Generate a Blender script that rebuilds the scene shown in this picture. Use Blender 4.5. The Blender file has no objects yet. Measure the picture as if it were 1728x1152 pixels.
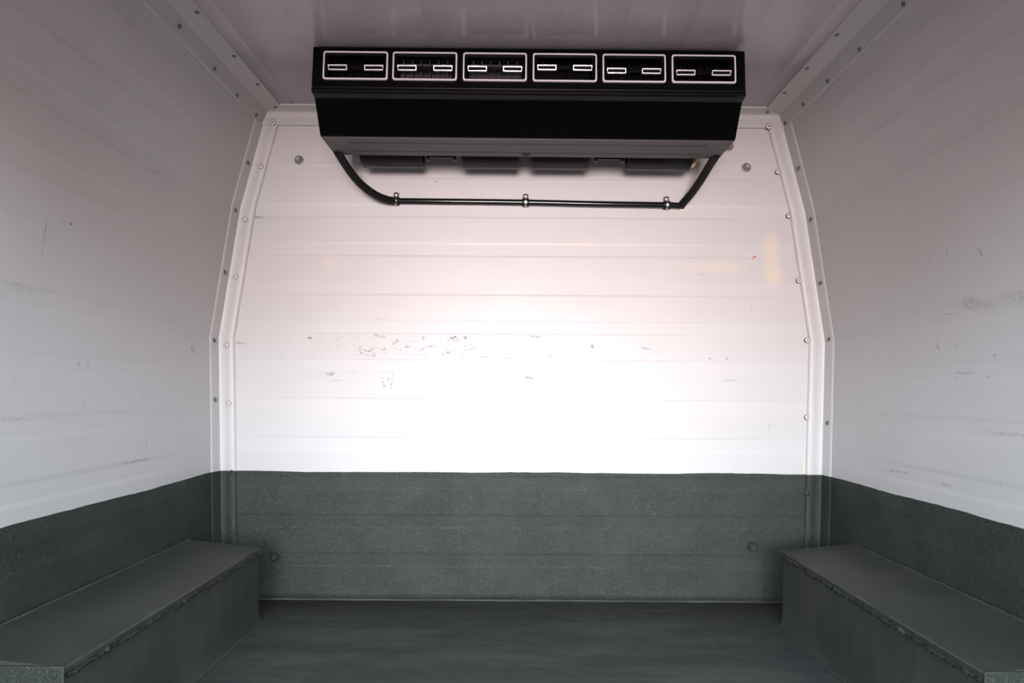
import bpy, math, random
import numpy as np
from mathutils import Vector, Matrix

# ---------------------------------------------------------------- camera, sky, lights, exposure
S = 0.0017            # metres per survey unit
DU = 1152.0           # camera to bulkhead, survey units
FZ = 354.0            # camera height above the cargo floor, survey units
TH = 0.006            # camera roll
scene = bpy.context.scene
C = scene.collection

cam = bpy.data.objects.new('camera', bpy.data.cameras.new('camera'))
C.objects.link(cam)
cam.data.sensor_width = 36.0
cam.data.lens = 24.0
cam.data.shift_x = -8 / 1728
cam.data.shift_y = 84 / 1728
cam.data.clip_start = 0.02
cam.matrix_world = Matrix.Translation((-8 * S, 0, FZ * S)) @ Matrix.Rotation(math.pi / 2, 4, 'X') @ Matrix.Rotation(TH, 4, 'Z')
scene.camera = cam

w = bpy.data.worlds.new('daylight'); scene.world = w
w.use_nodes = True
wn = w.node_tree.nodes; wl = w.node_tree.links
wn.clear()
wo = wn.new('ShaderNodeOutputWorld'); wb = wn.new('ShaderNodeBackground')
tc = wn.new('ShaderNodeTexCoord'); sp = wn.new('ShaderNodeSeparateXYZ')
rp = wn.new('ShaderNodeValToRGB')
wl.new(tc.outputs['Generated'], sp.inputs[0])
mr = wn.new('ShaderNodeMapRange'); mr.inputs[1].default_value = -1; mr.inputs[2].default_value = 1   # ramp position = (1 + sine of elevation) / 2
wl.new(sp.outputs['Z'], mr.inputs[0]); wl.new(mr.outputs[0], rp.inputs[0])
el = rp.color_ramp.elements
# dark ground and tree line, warm low haze, bright overcast sky above it
el[0].position = 0.0; el[0].color = (0.010, 0.003, 0.004, 1)
el[1].position = 1.0; el[1].color = (0.08, 0.10, 0.12, 1)
for p, c in ((0.520, (0.02, 0.012, 0.012, 1)), (0.545, (0.40, 0.29, 0.29, 1)), (0.585, (0.42, 0.385, 0.39, 1)), (0.60, (0.70, 0.84, 0.94, 1)),
             (0.655, (0.70, 0.88, 1.0, 1)), (0.70, (0.22, 0.28, 0.33, 1))):
    e = el.new(p); e.color = c
wl.new(rp.outputs[0], wb.inputs[0]); wb.inputs[1].default_value = 16.5
wl.new(wb.outputs[0], wo.inputs[0])

def area(name, loc, target, sx, sy, power, color, spread=180):
    d = bpy.data.lights.new(name, 'AREA'); d.shape = 'RECTANGLE'; d.size = sx; d.size_y = sy
    d.energy = power; d.color = color; d.spread = math.radians(spread)
    o = bpy.data.objects.new(name, d); C.objects.link(o); o.location = loc
    o.rotation_euler = (Vector(target) - Vector(loc)).to_track_quat('-Z', 'Y').to_euler()
    return o
area('added_bulkhead_fill', (0.0, -2.5, 0.85), (0.05, 1.96, 0.74), 1.4, 0.9, 8.2, (1.0, 0.985, 0.96), 41)  # added lamp outside the doorway, makes the hot middle of the bulkhead
area('added_bulkhead_fill_high', (0.05, -2.5, 0.70), (0.08, 1.96, 1.15), 1.4, 0.7, 4.0, (1.0, 0.72, 0.75), 32)  # added pinkish lamp aimed higher, lifts the top of the bulkhead

vs = scene.view_settings
scene.display_settings.display_device = 'sRGB'
vs.view_transform = 'Standard'; vs.look = 'None'; vs.gamma = 1; vs.use_curve_mapping = False
vs.exposure = 0.24

# ---------------------------------------------------------------- helpers
random.seed(4)

def P(x, y, z):
    """survey units (x from the van's centre line, y from the camera, z from eye level) to metres"""
    return (x * S, y * S, (z + FZ) * S)

def unpx(px, py, d):
    """a point read off the photograph at depth fraction d, in survey units"""
    xp, zp = px - 872, 660 - py
    x = xp - zp * TH; z = zp + xp * TH
    return (x * d - 8, d * DU, z * d)

def setp(o, label=None, cat=None, group=None, kind=None):
    if label: o['label'] = label
    if cat: o['category'] = cat
    if group: o['group'] = group
    if kind: o['kind'] = kind
    return o

class MB:
    """collects geometry given in metres"""
    def __init__(self): self.v = []; self.f = []; self.m = []
    def add(self, vs, fs, mi=0):
        b = len(self.v); self.v += [tuple(p) for p in vs]
        for f in fs: self.f.append(tuple(i + b for i in f)); self.m.append(mi)
    def box(self, x0, x1, y0, y1, z0, z1, mi=0):           # survey units
        vs = [P(x, y, z) for x in (x0, x1) for y in (y0, y1) for z in (z0, z1)]
        self.add(vs, [(0, 1, 3, 2), (4, 6, 7, 5), (0, 4, 5, 1), (2, 3, 7, 6), (0, 2, 6, 4), (1, 5, 7, 3)], mi)
    def grid(self, rows, mi=0, closed=False):
        n = len(rows[0]); vs = [p for r in rows for p in r]; fs = []
        for i in range(len(rows) - 1):
            for j in range(n if closed else n - 1):
                k = (j + 1) % n
                fs.append((i * n + j, i * n + k, (i + 1) * n + k, (i + 1) * n + j))
        self.add(vs, fs, mi)
    def tube(self, pts, r, n=16, mi=0, caps=True, jitter=0):
        pts = [Vector(p) for p in pts]; rows = []
        rr = r if isinstance(r, (list, tuple)) else [r] * len(pts)
        up = Vector((0, 0.3, 1)).normalized(); prev = None
        for i, p in enumerate(pts):
            t = (pts[min(i + 1, len(pts) - 1)] - pts[max(i - 1, 0)]).normalized()
            if prev is None:
                a = t.cross(up)
                if a.length < 1e-3: a = t.cross(Vector((1, 0, 0)))
                a.normalize()
            else:
                a = (prev - t * prev.dot(t)).normalized()
            prev = a; b = t.cross(a)
            row = []
            for k in range(n):
                q = 2 * math.pi * k / n; rad = rr[i] * (1 + random.uniform(-jitter, jitter))
                row.append(p + (a * math.cos(q) + b * math.sin(q)) * rad)
            rows.append(row)
        self.grid(rows, mi, closed=True)
        if caps:
            for row in (rows[0][::-1], rows[-1]): self.add(row, [tuple(range(n))], mi)
    def lathe(self, prof, axis, centre, n=24, mis=None):
        """prof: (radius, height) in metres, swept round axis through centre"""
        ax = Vector(axis).normalized(); a = ax.orthogonal().normalized(); b = ax.cross(a); c = Vector(centre)
        rows = []
        for r, h in prof:
            rows.append([c + ax * h + (a * math.cos(2 * math.pi * k / n) + b * math.sin(2 * math.pi * k / n)) * max(r, 1e-6) for k in range(n)])
        for i in range(len(rows) - 1):
            self.grid([rows[i], rows[i + 1]], mis[i] if mis else 0, closed=True)
    def build(self, name, mats, parent=None, smooth=True, bevel=0, fix=True, angle=40):
        me = bpy.data.meshes.new(name); me.from_pydata(self.v, [], self.f); me.update()
        mats = mats if isinstance(mats, (list, tuple)) else [mats]
        for m in mats: me.materials.append(m)
        me.polygons.foreach_set('material_index', self.m)
        import bmesh
        bm = bmesh.new(); bm.from_mesh(me)
        bmesh.ops.remove_doubles(bm, verts=bm.verts, dist=2e-6)
        if fix: bmesh.ops.recalc_face_normals(bm, faces=bm.faces)
        if smooth:
            for f in bm.faces: f.smooth = True
            lim = math.radians(angle)
            for e in bm.edges:
                if len(e.link_faces) == 2 and e.calc_face_angle(0) > lim: e.smooth = False
        bm.to_mesh(me); bm.free()
        o = bpy.data.objects.new(name, me); C.objects.link(o)
        if parent: o.parent = parent
        if bevel:
            b = o.modifiers.new('bevel', 'BEVEL'); b.width = bevel; b.segments = 3; b.limit_method = 'ANGLE'; b.angle_limit = math.radians(40)
        return o

def empty(name, loc):
    o = bpy.data.objects.new(name, None); C.objects.link(o); o.location = loc; o.empty_display_size = 0.05
    return o

def adopt(o, root):
    """parent a mesh written in world metres to a root standing somewhere"""
    o.parent = root; o.matrix_parent_inverse = Matrix.Translation(root.location).inverted()
    return o

# ---------------------------------------------------------------- node helpers
class NT:
    def __init__(self, name):
        self.mat = bpy.data.materials.new(name); self.mat.use_nodes = True
        self.n = self.mat.node_tree.nodes; self.l = self.mat.node_tree.links; self.n.clear()
        self.out = self.n.new('ShaderNodeOutputMaterial')
        self.geo = self.n.new('ShaderNodeNewGeometry')
        self.pos = self.geo.outputs['Position']
    def put(self, sock, v):
        if isinstance(v, bpy.types.NodeSocket): self.l.new(v, sock)
        elif v is not None:
            try: sock.default_value = v
            except Exception: sock.default_value = (*v, 1)
    def math(self, op, a, b=None, c=None, clamp=False):
        m = self.n.new('ShaderNodeMath'); m.operation = op; m.use_clamp = clamp
        self.put(m.inputs[0], a); self.put(m.inputs[1], b); self.put(m.inputs[2], c)
        return m.outputs[0]
    def noise(self, scale, detail=4, rough=0.5, vec=None, stretch=None):
        t = self.n.new('ShaderNodeTexNoise'); t.inputs['Scale'].default_value = scale
        t.inputs['Detail'].default_value = detail; t.inputs['Roughness'].default_value = rough
        v = vec or self.pos
        if stretch:
            m = self.n.new('ShaderNodeVectorMath'); m.operation = 'MULTIPLY'
            self.put(m.inputs[0], v); m.inputs[1].default_value = stretch; v = m.outputs[0]
        self.l.new(v, t.inputs['Vector'])
        return t.outputs[0]
    def ramp(self, v, a, b, lo=0.0, hi=1.0, smooth=True):
        m = self.n.new('ShaderNodeMapRange'); m.clamp = True
        if smooth: m.interpolation_type = 'SMOOTHSTEP'
        self.put(m.inputs[0], v); m.inputs[1].default_value = a; m.inputs[2].default_value = b
        m.inputs[3].default_value = lo; m.inputs[4].default_value = hi
        return m.outputs[0]
    def sep(self):
        s = self.n.new('ShaderNodeSeparateXYZ'); self.l.new(self.pos, s.inputs[0]); return s.outputs
    def mix(self, f, a, b):
        m = self.n.new('ShaderNodeMix'); m.data_type = 'RGBA'
        self.put(m.inputs[0], f)
        self.put(m.inputs[6], a if isinstance(a, bpy.types.NodeSocket) else (*a, 1))
        self.put(m.inputs[7], b if isinstance(b, bpy.types.NodeSocket) else (*b, 1))
        return m.outputs[2]
    def bump(self, h, strength, dist, normal=None):
        b = self.n.new('ShaderNodeBump'); b.inputs['Strength'].default_value = strength; b.inputs['Distance'].default_value = dist
        self.put(b.inputs['Height'], h)
        if normal: self.l.new(normal, b.inputs['Normal'])
        return b.outputs[0]
    def bsdf(self, col, rough=0.5, metal=0.0, normal=None, spec=None, coat=None):
        p = self.n.new('ShaderNodeBsdfPrincipled')
        self.put(p.inputs['Base Color'], col if isinstance(col, bpy.types.NodeSocket) else (*col, 1))
        self.put(p.inputs['Roughness'], rough); self.put(p.inputs['Metallic'], metal)
        if spec is not None: self.put(p.inputs['Specular IOR Level'], spec)
        if coat: self.put(p.inputs['Coat Weight'], coat)
        if normal: self.l.new(normal, p.inputs['Normal'])
        return p.outputs[0]
    def done(self, sh): self.l.new(sh, self.out.inputs[0]); return self.mat
    def ellipses(self, items, plane, wob):
        """union of soft rotated ellipses: (u, v, half length, half height, angle, strength) in metres"""
        acc = None
        for (u, v, a, b, ang, st) in items:
            m = self.n.new('ShaderNodeMapping'); m.vector_type = 'TEXTURE'
            self.l.new(wob, m.inputs[0])
            if plane == 'XZ':
                m.inputs[1].default_value = (u, 0, v); m.inputs[2].default_value = (0, -ang, 0); m.inputs[3].default_value = (a, 1e3, b)
            elif plane == 'YZ':
                m.inputs[1].default_value = (0, u, v); m.inputs[2].default_value = (ang, 0, 0); m.inputs[3].default_value = (1e3, a, b)
            ln = self.n.new('ShaderNodeVectorMath'); ln.operation = 'LENGTH'; self.l.new(m.outputs[0], ln.inputs[0])
            s = self.ramp(ln.outputs['Value'], 1.0, 0.35, 0.0, st)
            acc = s if acc is None else self.math('MAXIMUM', acc, s)
        return acc

def simple(name, col, rough=0.5, metal=0.0, bumpscale=None, bumpdist=0.0005, spec=None):
    t = NT(name); nm = None
    if bumpscale: nm = t.bump(t.noise(bumpscale, 3), 0.6, bumpdist)
    return t.done(t.bsdf(col, rough, metal, nm, spec))

GREEN = (0.055, 0.066, 0.058)
WHITE = (0.80, 0.80, 0.80)
def green_shader(t, rough=0.45, sparkle=1.0):
    big = t.noise(9, 5); grit = t.noise(300, 2, 0.6)
    col = t.mix(t.ramp(big, 0.35, 0.7), (0.026, 0.031, 0.0255), (0.035, 0.0395, 0.0325))
    col = t.mix(t.ramp(grit, 0.56, 0.70), col, (0.062, 0.074, 0.067))
    col = t.mix(t.ramp(t.noise(210, 2, .5), 0.36, 0.28), col, (0.013, 0.017, 0.014))
    nm = t.bump(grit, 0.9 * sparkle, 0.002, t.bump(t.noise(60, 3), 0.35, 0.002))
    return t.bsdf(col, t.ramp(t.noise(30), 0.3, 0.7, rough - 0.03, rough + 0.12), 0, nm, 0.22)

ZG = (-137 + FZ) * S       # top of the green coating above the floor
def wall_material(name, plane, dark=None, yellow=None, band=None, rust=None, specks=0.72):
    t = NT(name); x, y, z = t.sep()
    # wobble for ragged strokes
    nz = t.n.new('ShaderNodeTexNoise'); nz.inputs['Scale'].default_value = 70; nz.inputs['Detail'].default_value = 4
    t.l.new(t.pos, nz.inputs['Vector'])
    sb = t.n.new('ShaderNodeVectorMath'); sb.operation = 'MULTIPLY_ADD'
    t.l.new(nz.outputs[1], sb.inputs[0]); sb.inputs[1].default_value = (0.012,) * 3; sb.inputs[2].default_value = (-0.006,) * 3
    ad = t.n.new('ShaderNodeVectorMath'); ad.operation = 'ADD'; t.l.new(t.pos, ad.inputs[0]); t.l.new(sb.outputs[0], ad.inputs[1])
    wob = ad.outputs[0]
    stretch = (0.25, 1, 1) if plane == 'XZ' else (1, 0.3, 1)
    col = t.mix(t.ramp(t.noise(2.2, 5), 0.35, 0.75), (0.500, 0.491, 0.488), (0.474, 0.465, 0.459))
    # faint overall grime and sparse specks
    g = t.math('MULTIPLY', t.ramp(t.noise(14, 6, 0.65, None, stretch), 0.60, 0.80), 0.16)
    col = t.mix(g, col, (0.42, 0.39, 0.36))
    sk = t.math('MULTIPLY', t.ramp(t.noise(130, 2, 0.5), specks, specks + 0.05), 0.5)
    sk = t.math('MULTIPLY', sk, t.ramp(t.noise(5, 2), 0.45, 0.6))
    col = t.mix(sk, col, (0.12, 0.10, 0.09))
    if yellow:
        col = t.mix(t.ellipses(yellow, plane, wob), col, (0.80, 0.62, 0.36))
    if band:
        br = t.noise(85, 8, 0.78, None, (0.55, 1, 1) if plane == 'XZ' else None)
        fk = t.math('MULTIPLY', t.ramp(t.noise(165, 3, 0.6, None, (0.6, 1, 1)), 0.60, 0.66, 0, 0.7), t.ramp(t.noise(16, 2), 0.44, 0.62, 0.1, 1.0))
        for (zc, hz, u0, u1, thr, st) in band:
            uu = x if plane == 'XZ' else y
            m = t.math('MULTIPLY', t.ramp(t.math('ABSOLUTE', t.math('SUBTRACT', z, zc)), hz, hz * 0.75), st)
            m = t.math('MULTIPLY', m, t.math('MULTIPLY', t.ramp(uu, u0, u0 + 0.06), t.ramp(uu, u1, u0 + (u1 - u0) * 0.35)))
            haze = t.math('MULTIPLY', m, 0.16)
            col = t.mix(haze, col, (0.45, 0.42, 0.40))
            col = t.mix(t.math('MULTIPLY', m, t.math('MAXIMUM', fk, t.ramp(br, thr, thr + 0.06))), col, (0.13, 0.12, 0.11))
    if dark:
        br2 = t.ramp(t.noise(230, 5, 0.75), 0.44, 0.54)
        col = t.mix(t.math('MULTIPLY', t.ellipses(dark, plane, wob), br2), col, (0.07, 0.065, 0.06))
    if rust:
        col = t.mix(t.ellipses(rust, plane, wob), col, (0.42, 0.13, 0.06))
    wn_ = t.bump(t.noise(3.2, 3), 0.35, 0.01, t.bump(t.noise(60, 2), 0.06, 0.001))
    white = t.bsdf(col, 0.42, 0, wn_, 0.35)
    green = green_shader(t)
    e = t.math('ADD', z, t.math('MULTIPLY', t.math('SUBTRACT', t.noise(3.0, 6, 0.6), 0.5), 0.014))
    f = t.ramp(e, ZG + 0.0006, ZG - 0.0006)
    mx = t.n.new('ShaderNodeMixShader'); t.l.new(f, mx.inputs[0]); t.l.new(white, mx.inputs[1]); t.l.new(green, mx.inputs[2])
    return t.done(mx.outputs[0])

# ---------------------------------------------------------------- the shell's section
PZ = [-354, 86, 303, 446, 471]
PX = [505.5, 513.5, 479, 441, 433]
def hw(z):
    return float(np.interp(z, PZ, PX))
def hws(z):                                              # softened
    return sum(hw(z + k) for k in (-45, -30, -15, 0, 15, 30, 45)) / 7 + 1.5 if z < 380 else hw(z) + 1.5 * max(0, (445 - z) / 65)

def side_depth(px, py, sgn):
    d = 0.8
    for _ in range(40):
        x, y, z = unpx(px, py, d)
        d *= hws(z) / max(1.0, abs(x)) ** 1.0
    return unpx(px, py, d)

def bk(px, py, a, b, ang=0, st=0.8):                     # stroke on the bulkhead
    x, y, z = unpx(px, py, 1.0)
    return (x * S, (z + FZ) * S, a * S, b * S, math.radians(ang), st)
def sd(px, py, a, b, ang=0, st=0.7, sgn=-1):             # stroke on a side wall
    x, y, z = side_depth(px, py, sgn)
    return (y * S, (z + FZ) * S, a * S, b * S, math.radians(ang), st)

dark_back = [bk(765, 569, 8, 4, 0, 1), bk(770, 574, 6, 4, 10, 1), bk(523, 571, 4, 3, 0, 1), bk(785, 570, 4, 4, 0, .9),
    bk(640, 567, 14, 4, -12, .55), bk(620, 592, 9, 2.5, 0, .8), bk(668, 578, 10, 3, 20, .7), bk(712, 589, 8, 2.5, 15, .7),
    bk(727, 584, 12, 2.5, 0, .7), bk(795, 582, 5, 3, 0, .7), bk(797, 588, 7, 2, 10, .6), bk(757, 594, 6, 2.5, 0, .9), bk(815, 603, 16, 3, 0, .6),
    bk(858, 604, 12, 2.2, 0, .6), bk(903, 567, 14, 3, -8, .7), bk(893, 637, 16, 3, -8, .9), bk(915, 640, 8, 2, 0, .5),
    bk(557, 630, 12, 5, 15, .5), bk(568, 642, 14, 2, 0, .5), bk(648, 648, 3, 13, 12, .5), bk(660, 648, 2.5, 12, 0, .6), bk(655, 640, 6, 4, 0, .4),
    bk(1000, 585, 3, 7, 0, .8), bk(1088, 588, 12, 2.5, -8, .7), bk(1198, 605, 3, 2, 0, .9), bk(1228, 605, 5, 2, 0, .7),
     bk(958, 569, 2.5, 2, 0, .7), bk(930, 601, 9, 3, -10, .45),
    bk(434, 366, 14, 3, 0, .8), bk(405, 579, 15, 2, 0, .7), bk(460, 233, 3, 10, 18, .7), bk(1183, 463, 8, 1.6, 0, .35),
    bk(1070, 410, 2, 1.5, 0, .7), bk(1268, 520, 2.5, 2, 0, .6), bk(735, 306, 3, 1.5, 0, .7), bk(1298, 720, 1.6, 9, -15, .35),
    bk(395, 795, 10, 2, 0, .6), bk(800, 540, 22, 1.3, 0, .3), bk(640, 538, 26, 1.3, 0, .25), bk(1050, 584, 4, 2, 0, .4),
    bk(1235, 642, 20, 3, 0, .25), bk(650, 694, 5, 2, 0, .35)]
yellow_back = [bk(1302, 412, 20, 26, 0, .26), bk(1302, 438, 20, 28, 0, .26), bk(1305, 462, 21, 28, 0, .26), bk(1215, 450, 55, 12, 0, .16), bk(1170, 450, 30, 10, 0, .12),
    bk(555, 440, 14, 14, 0, .16), bk(560, 455, 8, 16, 0, .12), bk(980, 415, 34, 10, 0, .08), bk(664, 772, 3, 12, 0, .55),
    bk(1356, 785, 3, 20, 0, .35), bk(397, 782, 3, 12, 0, .45), bk(1150, 356, 5, 6, 0, .25), bk(1366, 796, 6, 4, 0, .5)]
rust_back = [bk(1274, 434, 5, 2.6, 20, .9), bk(1271, 437, 3, 1.5, 30, .7)]
zb = lambda py: (660 - py + FZ) * S
xb = lambda px: (px - 880) * S
band_back = [(zb(584), 21 * S, xb(512), xb(1100), 0.585, 1.0), (zb(584), 20 * S, xb(800), xb(1340), 0.66, 0.45),
             (zb(636), 10 * S, xb(500), xb(900), 0.64, 0.55), (zb(638), 9 * S, xb(1120), xb(1320), 0.68, 0.4)]
M_back = wall_material('bulkhead paint', 'XZ', dark_back, [(a, b, c, d, e, f * 1.1) for a, b, c, d, e, f in yellow_back], band_back, rust_back, 0.76)

R_ = lambda *a, **k: sd(*a, sgn=1, **k)
dark_right = [R_(1640, 512, 26, 11, 10, .35), R_(1650, 515, 60, 8, 8, .22), R_(1720, 500, 40, 10, 5, .22), R_(1583, 585, 1.7, 12, -14, .8),
    R_(1597, 427, 3, 2.5, 0, .8), R_(1654, 427, 1.5, 9, -28, .6), R_(1566, 441, 2, 3, 0, .7), R_(1679, 601, 2, 4, -20, .8), R_(1625, 630, 22, 2.2, 0, .5),
    R_(1612, 637, 6, 1.8, 0, .5), R_(1666, 636, 2, 4, 0, .6), R_(1476, 676, 1.5, 4, 0, .6), R_(1490, 699, 1.5, 7, 0, .5), R_(1511, 720, 1.4, 10, 0, .4),
    R_(1444, 650, 1.5, 8, -15, .5), R_(1426, 442, 9, 1.2, -25, .5), R_(1427, 398, 2, 1.5, 0, .8), R_(1458, 590, 2, 1.5, 0, .7), R_(1600, 530, 12, 2, 5, .4),
    R_(1613, 585, 2, 1.5, 0, .8), R_(1614, 603, 2, 2, 0, .6), R_(1409, 636, 1.4, 5, 0, .5), R_(1550, 635, 20, 1.2, 0, .25), R_(1687, 817, 2, 8, -10, .4),
    R_(1550, 362, 10, 1.3, -30, .5), R_(1700, 732, 60, 2.4, 0, .35), R_(1460, 560, 30, 3, 0, .18), R_(1470, 715, 30, 1.5, 0, .3), R_(1510, 795, 50, 2.2, -3, .5), R_(1595, 818, 14, 2, 0, .6)]
L_ = lambda *a, **k: sd(*a, sgn=-1, **k)
dark_left = [L_(325, 588, 10, 9, 0, .5), L_(140, 682, 3, 4, 0, .9), L_(75, 400, 1.3, 30, 0, .5), L_(134, 615, 3, 7, 0, .45), L_(149, 616, 2, 5, 0, .5),
    L_(119, 377, 2.5, 2, -20, .8), L_(108, 373, 3, 1.2, -10, .6), L_(248, 266, 22, 1.0, 22, .5), L_(262, 290, 12, 1.0, 5, .5), L_(282, 303, 12, 1.0, 30, .4),
    L_(260, 393, 6, 1.3, -25, .6), L_(280, 401, 2, 3, 0, .6), L_(303, 355, 5, 1.3, 35, .5), L_(273, 475, 2, 2, 0, .7), L_(254, 625, 1.6, 4, 0, .6), L_(108, 607, 1.6, 4, 0, .6),
    L_(240, 668, 1.6, 4, 0, .6), L_(328, 644, 10, 1.2, 0, .5), L_(344, 668, 2, 4, 0, .6), L_(170, 515, 10, 1.5, 0, .4), L_(30, 482, 20, 4, 0, .2), L_(60, 490, 60, 3, 8, .15),
    L_(247, 750, 2, 8, 0, .6), L_(188, 733, 1.4, 3, 0, .5), L_(230, 778, 60, 1.8, 0, .45), L_(20, 709, 40, 2, 0, .3), L_(298, 735, 1.2, 14, 0, .25), L_(20, 650, 22, 1.2, 40, .2),
    L_(205, 345, 8, 1.2, 0, .4), L_(226, 347, 2, 1.2, 0, .6), L_(285, 540, 10, 1.2, 0, .4)]
M_right = wall_material('right wall paint', 'YZ', dark_right, None, None, None, 0.77)
M_left = wall_material('left wall paint', 'YZ', dark_left, None, None, None, 0.77)
M_trim = wall_material('trim paint', 'XZ', None, None, None, None, 0.78)

t = NT('ceiling paint'); x, y, z = t.sep()
col = t.mix(t.ramp(t.noise(3, 5), 0.35, 0.75), (0.505, 0.472, 0.480), (0.470, 0.438, 0.446))
near = t.ramp(y, 1.15, 1.85)
sk = t.math('MULTIPLY', t.ramp(t.noise(150, 2), 0.69, 0.74), near)
col = t.mix(t.math('MULTIPLY', sk, 0.75), col, (0.10, 0.07, 0.06))
col = t.mix(t.math('MULTIPLY', t.ramp(t.noise(12, 6, .7), 0.5, 0.8), t.math('MULTIPLY', near, 0.35)), col, (0.36, 0.31, 0.28))
M_ceil = t.done(t.bsdf(col, 0.24, 0, t.bump(t.noise(3.0, 2, .5, None, (1.6, .6, 1)), 0.4, 0.012), 0.4))

t = NT('floor coating'); x, y, z = t.sep()
st = t.noise(5, 7, 0.62, None, (0.45, 1.6, 1)); fine = t.noise(300, 3, .6); pa = t.noise(2.1, 4)
col = t.mix(t.ramp(st, 0.42, 0.66), (0.038, 0.040, 0.035), (0.062, 0.066, 0.059))
col = t.mix(t.math('MULTIPLY', t.ramp(pa, 0.45, 0.7), 0.45), col, (0.046, 0.045, 0.052))
col = t.mix(t.ramp(fine, 0.68, 0.78), col, (0.11, 0.11, 0.10))
fl = t.ramp(t.noise(70, 3, .6, None, (0.28, 1.5, 1)), 0.53, 0.60)
col = t.mix(t.math('MULTIPLY', fl, 0.40), col, (0.022, 0.022, 0.024))
fl2 = t.ramp(t.noise(48, 3, .6, None, (0.30, 1.7, 1)), 0.56, 0.64)
col = t.mix(t.math('MULTIPLY', fl2, 0.22), col, (0.11, 0.112, 0.105))
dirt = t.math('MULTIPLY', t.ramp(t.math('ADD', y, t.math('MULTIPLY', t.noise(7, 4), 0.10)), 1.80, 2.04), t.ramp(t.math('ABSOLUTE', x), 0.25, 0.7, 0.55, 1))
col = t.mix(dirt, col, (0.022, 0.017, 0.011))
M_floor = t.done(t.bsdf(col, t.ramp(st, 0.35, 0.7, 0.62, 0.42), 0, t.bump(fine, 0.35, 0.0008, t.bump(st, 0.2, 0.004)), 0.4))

t = NT('green grey coating'); M_green = t.done(green_shader(t))
t = NT('box coating')
st = t.noise(6, 5); fine = t.noise(330, 3, .6)
col = t.mix(t.ramp(st, 0.35, 0.7), (0.031, 0.034, 0.030), (0.046, 0.047, 0.042))
M_box = t.done(t.bsdf(col, 0.5, 0, t.bump(fine, 0.5, 0.0009, t.bump(t.noise(40, 4), 0.3, 0.002)), 0.4))
M_seal = simple('black sealant', (0.018, 0.019, 0.018), 0.6, 0, 160, 0.002)
M_bead = simple('green sealant', (0.050, 0.056, 0.048), 0.6, 0, 200, 0.0015, 0.15)
M_black = simple('black plastic', (0.0012, 0.0012, 0.0012), 0.38, 0, 900, 0.0001, 0.10)
M_lip = simple('paler black plastic edge', (0.010, 0.009, 0.009), 0.5, 0, 900, 0.0001, 0.3)  # the lip's highlight is put into a paler black than the housing
M_fan = simple('black blower plastic', (0.009, 0.008, 0.0085), 0.4, 0, 900, 0.0001, 0.3)
M_under = simple('floor lit black plastic', (0.064, 0.057, 0.057), 0.55, 0, 500, 0.0002)  # grey base holds the light the underside gets from the floor
M_vane_lit = simple('lit vane plastic', (0.030, 0.025, 0.033), 0.4)  # light passing through the more open vents, put into a paler vane colour
M_chrome = simple('silvered frame', (0.90, 0.86, 0.88), 0.3, 0.15, spec=0.8)  # near-white diffuse base stands in for the chrome's bright reflections
M_tab = simple('silvered tab edge', (0.96, 0.95, 0.96), 0.22, 0.1, spec=1.0)  # the mirrored sky glint is put into this pale base
M_rubber = simple('black rubber hose', (0.006, 0.005, 0.005), 0.55, spec=0.2)
M_gloss = simple('glossy black conduit', (0.006, 0.006, 0.007), 0.14)
M_steel = simple('zinc steel', (0.55, 0.53, 0.50), 0.35, 1.0)
M_dull = simple('dull grey steel', (0.20, 0.20, 0.19), 0.45, 0.5, 300, 0.0003)
M_ringdk = simple('dark rivet rim', (0.05, 0.045, 0.04), 0.6)
M_rivet = simple('white rivet head', (0.72, 0.70, 0.67), 0.35)
M_cream = simple('cream plastic', (0.72, 0.55, 0.30), 0.5)
M_sealw = simple('cream sealant', (0.75, 0.66, 0.52), 0.5)

# ---------------------------------------------------------------- shell
BOT = [358 - 65.4 * k for k in range(-1, 11)]
def groove(z, bots, w=21.0, depth=0.55, soft=1.6):
    for b in bots:
        if b - soft < z < b + w + soft:
            e = min((z - (b - soft)) / (2 * soft), ((b + w + soft) - z) / (2 * soft), 1.0)
            return depth * max(0.0, e)
    return 0.0
def zs(bots, lo, hi, w=21.0, soft=1.6):
    s = {lo, hi}
    for b in bots:
        for e in (b, b + w):
            for k in (-soft - 2, -soft - .6, -soft, -soft * .5, 0, soft * .5, soft, soft + .6, soft + 2): s.add(round(e + k, 3))
    for z in np.arange(lo, hi, 12): s.add(float(z))
    return sorted(q for q in s if lo <= q <= hi)

Y0 = 130.0          # rear doorway
TOPZ = 471.0
# bulkhead
mb = MB(); rows = []
for z in zs(BOT, -354, 471):
    g = groove(z, BOT); h = hw(z) + 6
    rows.append([P(x, DU + (g if abs(x) < h - 22 else 0), z) for x in (-h, -h + 20, -h + 26, -200, 0, 200, h - 26, h - 20, h)])
mb.grid(rows)
o = mb.build('wall_back', M_back, fix=False, angle=60)
sm = o.modifiers.new('thickness', 'SOLIDIFY'); sm.thickness = 0.03; sm.offset = -1.0
setp(o, 'white ribbed bulkhead panel with a dark green coated lower part at the back of the van', 'wall', kind='structure')

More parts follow.
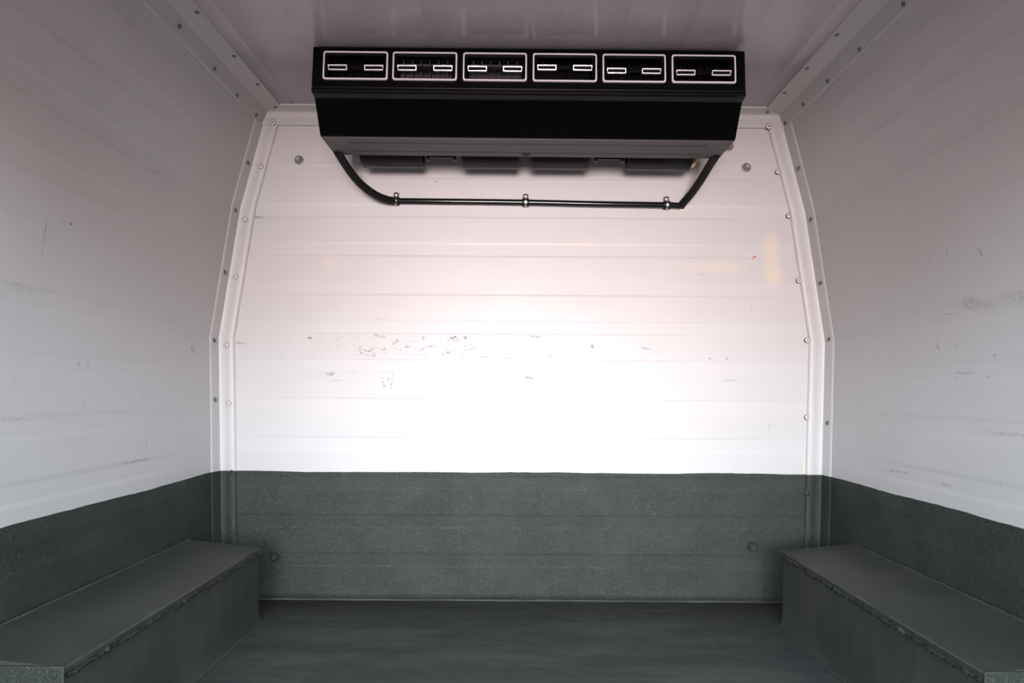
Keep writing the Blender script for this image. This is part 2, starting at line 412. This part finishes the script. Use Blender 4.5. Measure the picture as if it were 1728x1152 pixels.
SB = [-51 - 67 * k for k in range(-8, 5)]
for sgn, nm, mat in ((-1, 'wall_left', M_left), (1, 'wall_right', M_right)):
    mb = MB(); rows = []
    for z in zs(SB, -354, 471, 22, 3.0):
        g = groove(z, SB, 22, 0.6, 3.0)
        row = []
        for y in (*np.linspace(Y0, DU - 260, 10), *np.linspace(DU - 240, DU, 13)):
            f = min(1.0, max(0.0, (y - (DU - 250)) / 220))
            row.append(P(sgn * ((hws(z) + g) * (1 - f) + (hw(z) + .6) * f), y, z))
        rows.append(row)
    mb.grid(rows)
    o = mb.build(nm, mat, fix=False, angle=60)
    sm = o.modifiers.new('thickness', 'SOLIDIFY'); sm.thickness = 0.03; sm.offset = 1.0 if sgn < 0 else -1.0
    setp(o, f'curved white {"left" if sgn<0 else "right"} side wall of the van with a dark green coated foot', 'wall', kind='structure')

mb = MB()
ridges = [-380, -300, -215, -130, -45, 45, 130, 215, 300, 380]
xs = sorted({-445.0, 445.0, *[r + k for r in ridges for k in (-3, -1.2, 1.2, 3)]})
rows = []
for x in xs:
    rg = 0.45 if any(abs(x - r) < 1.5 for r in ridges) else 0.0
    rows.append([P(x, y, TOPZ + rg) for y in (Y0, 400, 700, 900, DU + 4)])
mb.grid(rows)
o = mb.build('ceiling', M_ceil, fix=False, angle=60)
sm = o.modifiers.new('thickness', 'SOLIDIFY'); sm.thickness = 0.03; sm.offset = 1.0
setp(o, 'white panelled van roof lining with fine brown specks', 'ceiling', kind='structure')

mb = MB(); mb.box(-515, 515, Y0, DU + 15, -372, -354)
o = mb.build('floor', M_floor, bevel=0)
setp(o, 'dark grey scuffed coated van floor', 'floor', kind='structure')

# solidify direction sanity: thickness must grow outwards
for nm, ax, out in (('wall_back', 1, 1), ('wall_left', 0, -1), ('wall_right', 0, 1), ('ceiling', 2, 1)):
    o = bpy.data.objects[nm]; s = sum(p.normal[ax] * p.area for p in o.data.polygons)
    o.modifiers['thickness'].offset = 1.0 if s * out > 0 else -1.0

# rear doorway: unseen posts, and a header set low to shade the upper walls
mb = MB(); mb.box(-515, 515, Y0 - 14, Y0, 350, 489)
mb.box(-530, -470, Y0 - 14, Y0, -372, 350); mb.box(470, 530, Y0 - 14, Y0, -372, 350)
o = mb.build('door_1', M_ceil); setp(o, 'unseen painted frame of the rear doorway, header set low to shade the upper walls', 'door frame', kind='structure')

# cove bead along the bulkhead foot
mb = MB()
n = 60
mb.tube([P(-500 + 1000 * i / n, DU - 1 + random.uniform(-.6, .6), -352.5) for i in range(n + 1)], 1.9 * S, 8, jitter=0.15)
o = mb.build('baseboard_back', M_bead); setp(o, 'sealant bead along the foot of the bulkhead', 'baseboard', kind='structure')

# ---------------------------------------------------------------- rivets and trims
def rivet_mesh():
    mb = MB(); u = S
    mb.lathe([(4.9 * u, 0), (4.9 * u, .5 * u), (4.0 * u, .9 * u)], (0, 0, 1), (0, 0, 0), 20, [0, 0])
    mb.lathe([(4.0 * u, .9 * u), (3.3 * u, 1.7 * u), (2.0 * u, 2.1 * u), (1.5 * u, 2.0 * u)], (0, 0, 1), (0, 0, 0), 20, [1, 1, 1])
    mb.lathe([(1.5 * u, 2.0 * u), (1.3 * u, .7 * u), (0, .7 * u)], (0, 0, 1), (0, 0, 0), 20, [2, 2])
    return mb
o = rivet_mesh().build('rivet', [M_ringdk, M_rivet, M_ringdk]); riv_me = o.data; bpy.data.objects.remove(o)
o = rivet_mesh().build('rivet', [M_ringdk, M_dull, M_ringdk]); riv_dk = o.data; bpy.data.objects.remove(o)
o = rivet_mesh().build('rivet', [M_green, M_green, M_green]); riv_gr = o.data; bpy.data.objects.remove(o)
def rivet(parent, loc, normal, me=None, sc=1.0):
    o = bpy.data.objects.new('rivet', me or riv_me); C.objects.link(o)
    o.location = loc; o.rotation_euler = Vector(normal).to_track_quat('Z', 'Y').to_euler(); o.scale = (sc,) * 3
    o.parent = parent
    return o

tcount = [0]
def trim_name():
    tcount[0] += 1; return f'trim_{tcount[0]}'
SEC = [(-1.5, -30), (0.2, -29), (1.4, -24), (2.6, -8), (3.6, -3.6), (5, -3.0), (15.5, -2.6), (18, -4.6), (26, -4.2), (29, -2.4), (29.4, 0)]
def corner_trim(a, b, sgn, label):
    """a, b: (halfwidth, z) of the two ends of one straight length of corner angle"""
    (xa, za), (xb_, zb_) = a, b
    d = Vector((sgn * (xb_ - xa), 0, zb_ - za)).normalized()
    nrm = Vector((-sgn * abs(d.z), 0, 0)); nrm = Vector((d.z, 0, -d.x)); 
    if nrm.x * sgn > 0: nrm = -nrm
    rows = []
    N = 14
    for i in range(N + 1):
        f = i / N; zc = za + (zb_ - za) * f; xc = sgn * (xa + (xb_ - xa) * f)
        rows.append([P(xc + nrm.x * n_, DU + y_, zc) for n_, y_ in SEC] )
    mb = MB(); mb.grid(rows)
    # close the visible ends
    for r in (rows[0], rows[-1]):
        mb.add(list(r) + [P((sgn * (xa if r is rows[0] else xb_)), DU, za if r is rows[0] else zb_)], [tuple(range(len(r) + 1))])
    o = mb.build(trim_name(), M_trim, angle=50); setp(o, label, 'trim', kind='structure')
    return o
segs = [((505.5, -353), (513.5, 86)), ((513.5, 86), (479, 303)), ((479, 303), (441, 446))]
names = ['lower', 'middle', 'upper']
trims = {}
for sgn, side in ((-1, 'left'), (1, 'right')):
    for k, (a, b) in enumerate(segs):
        trims[(sgn, k)] = corner_trim(a, b, sgn, f'white riveted corner angle, {names[k]} length of the {side} bulkhead edge')
riv_px = {-1: [(440, 281, 2), (413, 370, 1), (397, 467, 1), (382, 582, 0), (386, 680, 0), (391, 797, 0), (393, 898, 0)],
          1: [(1313, 290, 2), (1331, 364, 2), (1348, 473, 1), (1362, 574, 1), (1362, 704, 0), (1363, 832, 0), (1362, 916, 0)]}
for sgn in riv_px:
    for (px, py, k) in riv_px[sgn]:
        x, y, z = unpx(px, py, (DU - 4.4) / DU)
        rivet(trims[(sgn, k)], P(x, DU - 4.6, z), (0, -1, 0), riv_gr if py > 796 else riv_me, .88)
side_riv = {-1: [(406, 277, 2), (384, 357, 1), (367, 462, 1), (350, 572, 0), (354, 677, 0)],
            1: [(1345, 281, 2), (1367, 367, 1), (1383, 474, 1), (1397, 574, 1), (1397, 710, 0)]}
for sgn in side_riv:
    for (px, py, k) in side_riv[sgn]:
        z = (660 - py) * .985
        a, b = segs[k]; z = min(max(z, a[1] + 4), b[1] - 4)
        xh = a[0] + (b[0] - a[0]) * (z - a[1]) / (b[1] - a[1]) - 2.3
        rivet(trims[(sgn, k)], P(sgn * xh, DU - 17, z), (-sgn, 0, 0.2), riv_dk, .8)

# top trim along the bulkhead
mb = MB()
sec = [(0, -28), (-2.2, -27.4), (-2.6, -5), (-5, -3), (-15, -2.6), (-22, -4.8), (-25.5, -4.2), (-26, 0)]
mb.grid([[P(x * 0.998, DU + y_, TOPZ + z_) for z_, y_ in sec] for x in (-441, -300, -100, 100, 300, 441)])
top = mb.build(trim_name(), M_trim, angle=50); setp(top, 'white angle trim along the top of the bulkhead under the roof', 'trim', kind='structure')
for px, py in ((461, 207), (1297, 214)):
    x, y, z = unpx(px, py, (DU - 4.4) / DU); rivet(top, P(x, DU - 5.0, z), (0, -1, 0))
# roof-side trims
ceil_riv = {-1: [(464.6, 180), (434.5, 142), (400, 94), (341, 20)], 1: [(1295, 188), (1322, 156), (1362, 115), (1410, 58)]}
upr_riv = {-1: [(432, 196), (400, 162.5), (361.5, 116), (302.5, 44.5)], 1: [(1325, 212), (1356, 176), (1397, 139), (1451, 84), (1525, 7)]}
for sgn, side in ((-1, 'left'), (1, 'right')):
    mb = MB()
    sec = [(401, TOPZ), (401.4, TOPZ - 2.2), (428, TOPZ - 2.6), (431, TOPZ - 4), (440.0, 446), (441.6, 445)]
    mb.grid([[P(sgn * xx, y, zz) for xx, zz in sec] for y in np.linspace(Y0, DU - 1, 12)])
    o = mb.build(trim_name(), M_trim, angle=30); setp(o, f'painted angle trim along the {side} edge of the roof', 'trim', kind='structure')
    for px, py in ceil_riv[sgn]:
        d = 469.0 / (660 - py + (px - 872) * TH); x, y, z = unpx(px, py, d)
        x = sgn * min(max(abs(x), 408), 424)
        rivet(o, P(x, y, TOPZ - 2.5), (0, 0, -1), riv_dk, .62)
    for px, py in upr_riv[sgn]:
        xp, zp = px - 872, 660 - py
        tx, tz = xp - zp * TH, zp + xp * TH
        # meet the sloping leg: halfwidth = 431 + (467 - z) * 9/21
        d = 0.9
        for _ in range(60):
            zz = min(462, max(450, tz * d)); d = ((431 + (467 - zz) * 9 / 21) + 8 * sgn) / abs(tx)
        zz = min(462, max(450, tz * d))
        rivet(o, P(sgn * (431 + (467 - zz) * 9 / 21 - .6), min(d * DU, DU - 12), zz), (-sgn, 0, -.45), riv_dk, .62)

# ---------------------------------------------------------------- wheel boxes
for sgn, side in ((-1, 'left'), (1, 'right')):
    yn, yf = 0.512 * DU, 0.902 * DU
    root = empty('wheel_arch_box', P(sgn * 450, (yn + yf) / 2, -354))
    setp(root, f'long dark green coated box over the wheel arch along the {side} wall', 'wheel arch box', 'wheel arch boxes along both walls')
    xi = 399.0
    def zt(x): return -241 + (x - xi) / (506 - xi) * 11
    mb = MB()     # body: inner face, end faces, cove
    N = 40
    prof = [(xi + 1.5, -243), (xi + 0.5, -300), (xi - .5, -338), (xi - 1.5, -347), (xi - 4, -353.5)]
    mb.grid([[P(sgn * (xx + math.sin(i * 1.7 + zz) * .35), yn + (yf - yn) * i / N, zz) for xx, zz in prof] for i in range(N + 1)])
    for yy in (yn, yf):
        mb.add([P(sgn * a, yy, b) for a, b in prof] + [P(sgn * 505, yy, -353.5), P(sgn * 506.5, yy, -231)], [tuple(range(7))])
    adopt(mb.build('side_panel', M_box, fix=True), root)
    mb = MB()     # lid with a turned-down lip
    sec = [(xi + 3, -246), (xi - 2.5, -246), (xi - 3, -241.5), (xi - 1.5, -239.8)] + [(xi + f * (506.5 - xi), zt(xi + f * (506.5 - xi)) + .8) for f in (.05, .3, .6, .85, .97, 1)] + [(507, -234), (xi + 10, -245)]
    mb.grid([[P(sgn * (a + random.uniform(-.25, .25)), y, b + random.uniform(-.2, .2)) for a, b in sec] for y in np.linspace(yn - 1, yf + 1, 50)], closed=True)
    for yy in (yn - 1, yf + 1): mb.add([P(sgn * a, yy, b) for a, b in sec], [tuple(range(len(sec)))])
    adopt(mb.build('lid', M_box), root)
    mb = MB()     # ragged sealant under the lip
    n = 150
    mb.tube([P(sgn * (xi - 1.0 + random.uniform(-.8, .8)), yn + 3 + (yf - yn - 5) * i / n, -248.5 + random.uniform(-1.3, 1.0)) for i in range(n + 1)],
            [random.uniform(1.6, 3.6) * S for i in range(n + 1)], 7, jitter=.2)
    adopt(mb.build('sealant_bead', M_seal), root)
    mb = MB()     # joint to the wall
    n = 80
    mb.tube([P(sgn * (505.0 + random.uniform(-.5, .5)), yn + (yf - yn) * i / n, -229 + random.uniform(-.5, .5)) for i in range(n + 1)], 1.5 * S, 7, jitter=.2)
    adopt(mb.build('wall_joint', M_bead), root)
    mb = MB()     # bent strip closing the near end
    mb.box(sgn * (xi - 3.5), sgn * 506, yn - 4, yn - 1.2, -352, -238.5)
    e = adopt(mb.build('end_plate', M_green, bevel=0.0015), root)
    e['label'] = 'lighter green end plate'
    mb = MB(); mb.lathe([(0, 1.6 * S), (2.6 * S, 1.4 * S), (3.6 * S, 0)], (0, -1, 0), P(sgn * (xi + 5), yn - 4, -246), 14)
    so = mb.build('screw', M_green); so.parent = e
    mb = MB()     # foot bead on the floor
    n = 80
    mb.tube([P(sgn * (xi - 4.5 + random.uniform(-.6, .6)), yn + (yf - yn) * i / n, -353) for i in range(n + 1)], 1.7 * S, 7, jitter=.25)
    adopt(mb.build('floor_joint', M_bead), root)

# ---------------------------------------------------------------- evaporator
EC, EH = 6.0, 295.5
ev = empty('evaporator_unit', P(EC, 0.86 * DU, TOPZ - 2))
setp(ev, 'long black air conditioning evaporator with six chrome framed vents hung under the roof', 'evaporator')
yF = 0.806 * DU
body = MB()
prof = [(yF + 22, 468.5), (yF + 22, 412), (0.806 * DU, 411), (0.8045 * DU, 409), (0.806 * DU, 405.5), (0.812 * DU, 404.5), (0.817 * DU, 403.5), (0.820 * DU, 402), (0.8425 * DU, 364), (0.845 * DU, 362), (0.908 * DU, 362), (0.910 * DU, 364), (0.925 * DU, 468.5)]
def extr(mb, prof, x0, x1, mi=0, inset=0):
    a = [P(x0, y, z) for y, z in prof]; b = [P(x1, y, z) for y, z in prof]
    mb.grid([a, b], mi, closed=True); mb.add(a[::-1], [tuple(range(len(a)))], mi); mb.add(b, [tuple(range(len(b)))], mi)
extr(body, prof, EC - EH, EC + EH)
body.box(EC - EH + 8, EC + EH - 8, 0.8022 * DU, 0.8050 * DU, 408.4, 409.6)
adopt(body.build('housing', M_black, bevel=0.002), ev)
# lip lines
mb = MB()
extr(mb, [(0.8085 * DU, 405.2), (0.812 * DU, 403.2), (0.8165 * DU, 402.3), (0.8165 * DU, 404)], EC - EH + 1, EC + EH - 1)
adopt(mb.build('drip_lip', M_lip), ev)
# underside
mb = MB()
mb.box(EC - EH + 2, EC + EH - 2, 0.8465 * DU, 0.9085 * DU, 360.6, 363)
un = adopt(mb.build('bottom_panel', M_under, bevel=0.0006), ev); un['label'] = 'black underside panel, light from the floor put into its grey'
mb = MB()
for yy in (0.862, 0.892):
    mb.box(EC - EH + 34 , EC + EH - 34, yy * DU, yy * DU + 1.6, 360.2, 361)
so = mb.build('groove_shade', M_lip); so.parent = un  # dark strips stand for the shade in the embossed grooves
mb = MB(); c = unpx(888, 256, .900)
mb.lathe([(0, 1.2 * S), (2 * S, 2.2 * S), (4.5 * S, 2 * S), (6.5 * S, 0.4 * S), (8 * S, 0)], (0, 0, -1), P(c[0], c[1], 360.6), 18)
so = mb.build('screw', M_lip); so.parent = un

# fascia with six openings
vx = [(544.5, 654.5), (662, 771.5), (781, 889.5), (899, 1008), (1017, 1124.5), (1134, 1243)]
dF = yF / DU
vents = []
for a, b in vx:
    x0 = unpx(a, 110, dF)[0]; x1 = unpx(b, 110, dF)[0]; vents.append((x0, x1))
zt_, zb2 = 463.0, 422.5
xs = [EC - EH] + [q for v in vents for q in (v[0] + 2.5, v[1] - 2.5)] + [EC + EH]
zz_ = [411.5, zb2 + 2.5, zt_ - 2.5, 470]
mb = MB()
def fy(z): return yF + (z - 411) * 0.10
vsx = [P(x, fy(z), z) for z in zz_ for x in xs]; fs = []
for i in range(3):
    for j in range(len(xs) - 1):
        if i == 1 and j % 2 == 1: continue
        n_ = len(xs); fs.append((i * n_ + j, i * n_ + j + 1, (i + 1) * n_ + j + 1, (i + 1) * n_ + j))
mb.add(vsx, fs)
fa = mb.build('fascia', M_black, fix=False, smooth=False)
sm = fa.modifiers.new('thickness', 'SOLIDIFY'); sm.thickness = 20 * S
sm.offset = -1.0 if fa.data.polygons[0].normal.y < 0 else 1.0
b = fa.modifiers.new('bevel', 'BEVEL'); b.width = 0.0018; b.segments = 2; b.limit_method = 'ANGLE'
adopt(fa, ev)

tabz = [111.8, 112.2, 113, 110.5, 115.7, 118.3]
for k, (x0, x1) in enumerate(vents):
    xc = (x0 + x1) / 2; W = (x1 - x0) / 2
    def front(x, z, o=0.0): return P(x, fy(z) + o, z)
    mb = MB()      # bezel sleeve
    def ring(h, zt2, zb3, r=3.0, n=5):
        pts = []
        for cx, cz, a0 in ((xc + h - r, zt2 - r, 0), (xc - h + r, zt2 - r, 90), (xc - h + r, zb3 + r, 180), (xc + h - r, zb3 + r, 270)):
            for q in range(n):
                a = math.radians(a0 + 90 * q / (n - 1)); pts.append((cx + r * math.cos(a), cz + r * math.sin(a)))
        return pts
    def loft(levels):
        mb2 = MB(); mb2.grid([[front(x, z, o) for x, z in ring(h, a, b_, r)] for h, a, b_, r, o in levels], closed=True); return mb2
    v = loft([(W - 2.2, zt_ - 2.2, zb2 + 2.2, 2.4, 6), (W - 2.2, zt_ - 2.2, zb2 + 2.2, 2.4, -1.5), (W - 7, zt_ - 6, zb2 + 4, 1.6, -.8), (W - 8, zt_ - 7.5, zb2 + 4.5, 1.6, 17), (W - 8, zt_ - 7.5, zb2 + 4.5, 1.6, 19)])
    vent = adopt(v.build('air_vent', M_black, angle=35), ev)
    def sub(m, name, mat, **kw):
        o = m.build(name, mat, **kw); o.parent = vent; return o
    ct = loft([(W - 2.4, zt_ - 2.4, zb2 + 2.4, 2.4, -.6), (W - 2.2, zt_ - 2.2, zb2 + 2.2, 2.6, -2.4), (W - .4, zt_ - .4, zb2 + .4, 3.2, -2.6), (W, zt_, zb2, 3.4, -1.6), (W, zt_, zb2, 3.4, .4)])
    sub(ct, 'chrome_frame', M_chrome, angle=60)
    vn = MB()      # upright vanes behind
    m = 6
    for q in range(m):
        x = xc - W + 8 + (2 * W - 16) * (q + .5) / m
        vn.box(x - .7, x + .7, fy(440) + 8, fy(440) + 16, zb2 + 5, zt_ - 8)
    vn.box(xc - W + 8, xc + W - 8, fy(440) + 18, fy(440) + 19.5, zb2 + 5, zt_ - 8)
    sub(vn, 'vane', M_vane_lit if k in (1, 2) else M_black)
    zc = (660 - tabz[k] + ((vx[k][0] + vx[k][1]) / 2 - 872) * TH) * dF
    hv = MB(); hv.box(xc - W + 8.5, xc + W - 8.5, fy(zc) + 1.6, fy(zc) + 8, zc - 2.4, zc + 2.4)
    hv.box(xc - 9, xc + 9, fy(zc) - .2, fy(zc) + 3, zc - 2.2, zc + 2.2)
    sub(hv, 'louvre', M_black, bevel=0.0008)
    for s2 in (-1, 1):
        cx = xc + s2 * (W - 19.5)
        tb = MB(); hx, hz, th = 13.0, 3.1, 0.95
        for (a, b_, c_, d_) in ((cx - hx, cx + hx, zc + hz - th, zc + hz), (cx - hx, cx + hx, zc - hz, zc - hz + th), (cx - hx, cx - hx + th, zc - hz, zc + hz), (cx + hx - th, cx + hx, zc - hz, zc + hz)):
            tb.box(a, b_, fy(zc) - .8, fy(zc) + 2, c_, d_)
        tb.v = [(X_, Y_ + (Z_ - P(0, 0, zc)[2]) * -0.28, Z_) for X_, Y_, Z_ in tb.v]
        sub(tb, 'tab', M_tab)

# blowers, brackets and the cream elbow behind the housing
yb, zbk, rb = 0.952 * DU, 386.0, 27.0
for (a, b_, hole) in ((611, 714, 1), (780, 877, 0), (897, 995, 0), (1059, 1166, -1)):
    x0 = unpx(a, 270, .95)[0]; x1 = unpx(b_, 270, .95)[0]
    mb = MB(); L = (x1 - x0)
    pr = [(rb * .62, 6), (rb * .62, 0), (rb * .93, 0), (rb, 2.5), (rb, L - 2.5), (rb * .93, L), (rb * .62, L), (rb * .62, L - 6), (0, L - 6)]
    mb.lathe([(0, 6 * S)] + [(r * S, h * S) for r, h in pr], (1, 0, 0), P(x0, yb, zbk), 40)
    mb.box(x0 + 2, x1 - 2, 0.924 * DU, yb + 4, zbk, zbk + 50)
    adopt(mb.build('blower', M_fan), ev)
for a, b_ in ((722, 769), (1005, 1052)):
    x0 = unpx(a, 265, .93)[0]; x1 = unpx(b_, 265, .93)[0]; yy = .928 * DU
    mb = MB(); mb.box(x0, x1, yy, yy + 4, 366, 400)
    for xx in (x0 - 1, x1 - 3): mb.box(xx, xx + 4, yy - 3, yy + 5, 361.5, 400)
    adopt(mb.build('bracket', M_fan, bevel=0.0008), ev)
mb = MB(); c0 = unpx(1166, 277, .95); c1 = unpx(1178, 262, .95)
mb.tube([P(c0[0] - 3, c0[1], c0[2] - 1), P(c0[0] + 3, c0[1], c0[2] + 2), P(c1[0], c1[1], c1[2] + 2), P(c1[0] + 6, c1[1], c1[2] + 20)], 4.6 * S, 12)
o = adopt(mb.build('elbow_pipe', M_cream), ev); o['label'] = 'cream coloured pipe elbow'
ev.rotation_euler = (0, 0.0042, 0); ev.location.z -= 0.0022

# ---------------------------------------------------------------- hoses, clamps, bolts
def catmull(pts, n=10):
    p = [Vector(q) for q in pts]; p = [p[0] * 2 - p[1]] + p + [p[-1] * 2 - p[-2]]; out = []
    for i in range(1, len(p) - 2):
        for k in range(n):
            t_ = k / n; a, b_, c_, d_ = p[i - 1], p[i], p[i + 1], p[i + 2]
            out.append(0.5 * ((2 * b_) + (c_ - a) * t_ + (2 * a - 5 * b_ + 4 * c_ - d_) * t_ ** 2 + (3 * b_ - a - 3 * c_ + d_) * t_ ** 3))
    out.append(p[-2]); return out
dp = (DU - 6.5) / DU
path = [(569.5, 255.5, .898), (578, 270, .912), (593.5, 293, .935), (611.6, 313, .955), (634, 329, .972), (654, 337, .985), (668, 339, dp)]
mb = MB(); mb.tube(catmull([P(*unpx(*q)) for q in path]), 6.3 * S, 18)
hose = mb.build('drain_hose', M_rubber)
setp(hose, 'black rubber hose curving from the left end of the evaporator to the first clamp', 'hose')
mb = MB(); mb.tube(catmull([P(*unpx(a, b_, dp)) for a, b_ in ((664, 339), (720, 339.5), (887, 341.5), (1000, 344), (1125, 346), (1152, 347.5))], 6), 5.0 * S, 18)
o = mb.build('drain_pipe', M_gloss); setp(o, 'thin glossy black pipe running level across the bulkhead under the evaporator', 'pipe')
path = [(1208.5, 261, .898), (1206, 266, .903), (1197, 280, .92), (1183, 303, .945), (1167, 326, .972), (1154, 341, .988), (1150, 347, .996)]
mb = MB(); mb.tube(catmull([P(*unpx(*q)) for q in path]), 6.3 * S, 18)
o = mb.build('drain_hose', M_rubber); setp(o, 'short black rubber hose dropping from the right end of the evaporator to the wall hole', 'hose')
c = unpx(1151.5, 350, 1)
mb = MB(); mb.lathe([(3.6 * S, 0.4 * S), (4.2 * S, 2.4 * S), (5.8 * S, 2.0 * S), (7.2 * S, 0)], (0, -1, 0), P(c[0], DU, c[2]), 24)
o2 = mb.build('sealant_ring', M_sealw, o); o2['label'] = 'cream sealant ring round the wall hole'

def clamp(px, py, label):
    c = unpx(px, py, dp); X, Y_, Z = P(*c)
    root = empty('hose_clamp', (X, DU * S, Z)); setp(root, label, 'clamp', 'clamps holding the level pipe')
    mb = MB(); mb.lathe([(5.2 * S, -5.8 * S), (6.6 * S, -5.6 * S), (6.8 * S, -3 * S), (6.8 * S, 3 * S), (6.6 * S, 5.6 * S), (5.2 * S, 5.8 * S)], (1, 0, 0), (X, Y_, Z), 24)
    a = adopt(mb.build('rubber_lining', M_rubber), root)
    mb = MB(); mb.lathe([(6.8 * S, -1.9 * S), (7.4 * S, -1.9 * S), (7.4 * S, 1.9 * S), (6.8 * S, 1.9 * S)], (1, 0, 0), (X, Y_, Z), 24)
    adopt(mb.build('strap', M_steel), root)
    mb = MB(); x_, y_, z_ = X / S, Y_ / S, Z / S - FZ
    mb.box(x_ - 4.6, x_ + 4.6, DU - 4, DU, z_ + 3, z_ + 15)
    adopt(mb.build('mounting_tab', M_dull, bevel=0.001), root)
    mb = MB(); mb.lathe([(0, 2.2 * S), (.9 * S, 2.2 * S), (1.2 * S, 3.2 * S), (3 * S, 2.8 * S), (4.3 * S, 1.4 * S), (4.5 * S, 0)], (0, -1, 0), (X, (DU - 4) * S, Z + 11 * S), 18)
    adopt(mb.build('screw', M_steel), root)
clamp(668, 339, 'small metal P-clamp with a screw at the left end of the level pipe')
clamp(887, 341.5, 'small metal P-clamp with a screw at the middle of the level pipe')
clamp(1125, 346, 'small metal P-clamp with a screw near the right end of the level pipe')

def bolt(px, py, label, green=False, d=1.0, r=7.2):
    c = unpx(px, py, d); root_loc = P(c[0], DU, c[2])
    mb = MB()
    q = 2.2 if green else 1.0
    pr = [(r * 1.08, 0), (r * 1.08, 1.2 * q), (r * .80, 1.5 * q), (r * .76, 4.2 * q), (r * .60, 5.0 * q), (r * .3, 4.8 * q), (0, 4.4 * q)]
    mb.lathe([(a * S, h * S) for a, h in pr], (0, -1, 0), (0, 0, 0), 28)
    o = mb.build('wall_bolt', M_green if green else M_dull, angle=30); o.location = root_loc
    return setp(o, label, 'bolt', 'bolts in the bulkhead')
bolt(505, 270.5, 'grey bolt head on the white bulkhead left of the evaporator')
bolt(1259, 283, 'grey bolt head on the white bulkhead right of the evaporator')
bolt(1229, 247, 'grey bolt head half hidden behind the right end of the evaporator', r=8)
bolt(466, 937, 'green coated bolt head low on the bulkhead beside the left wheel box', True, r=8.6)
bolt(1267, 920.5, 'green coated bolt head low on the bulkhead near the right wheel box', True, r=8.6)
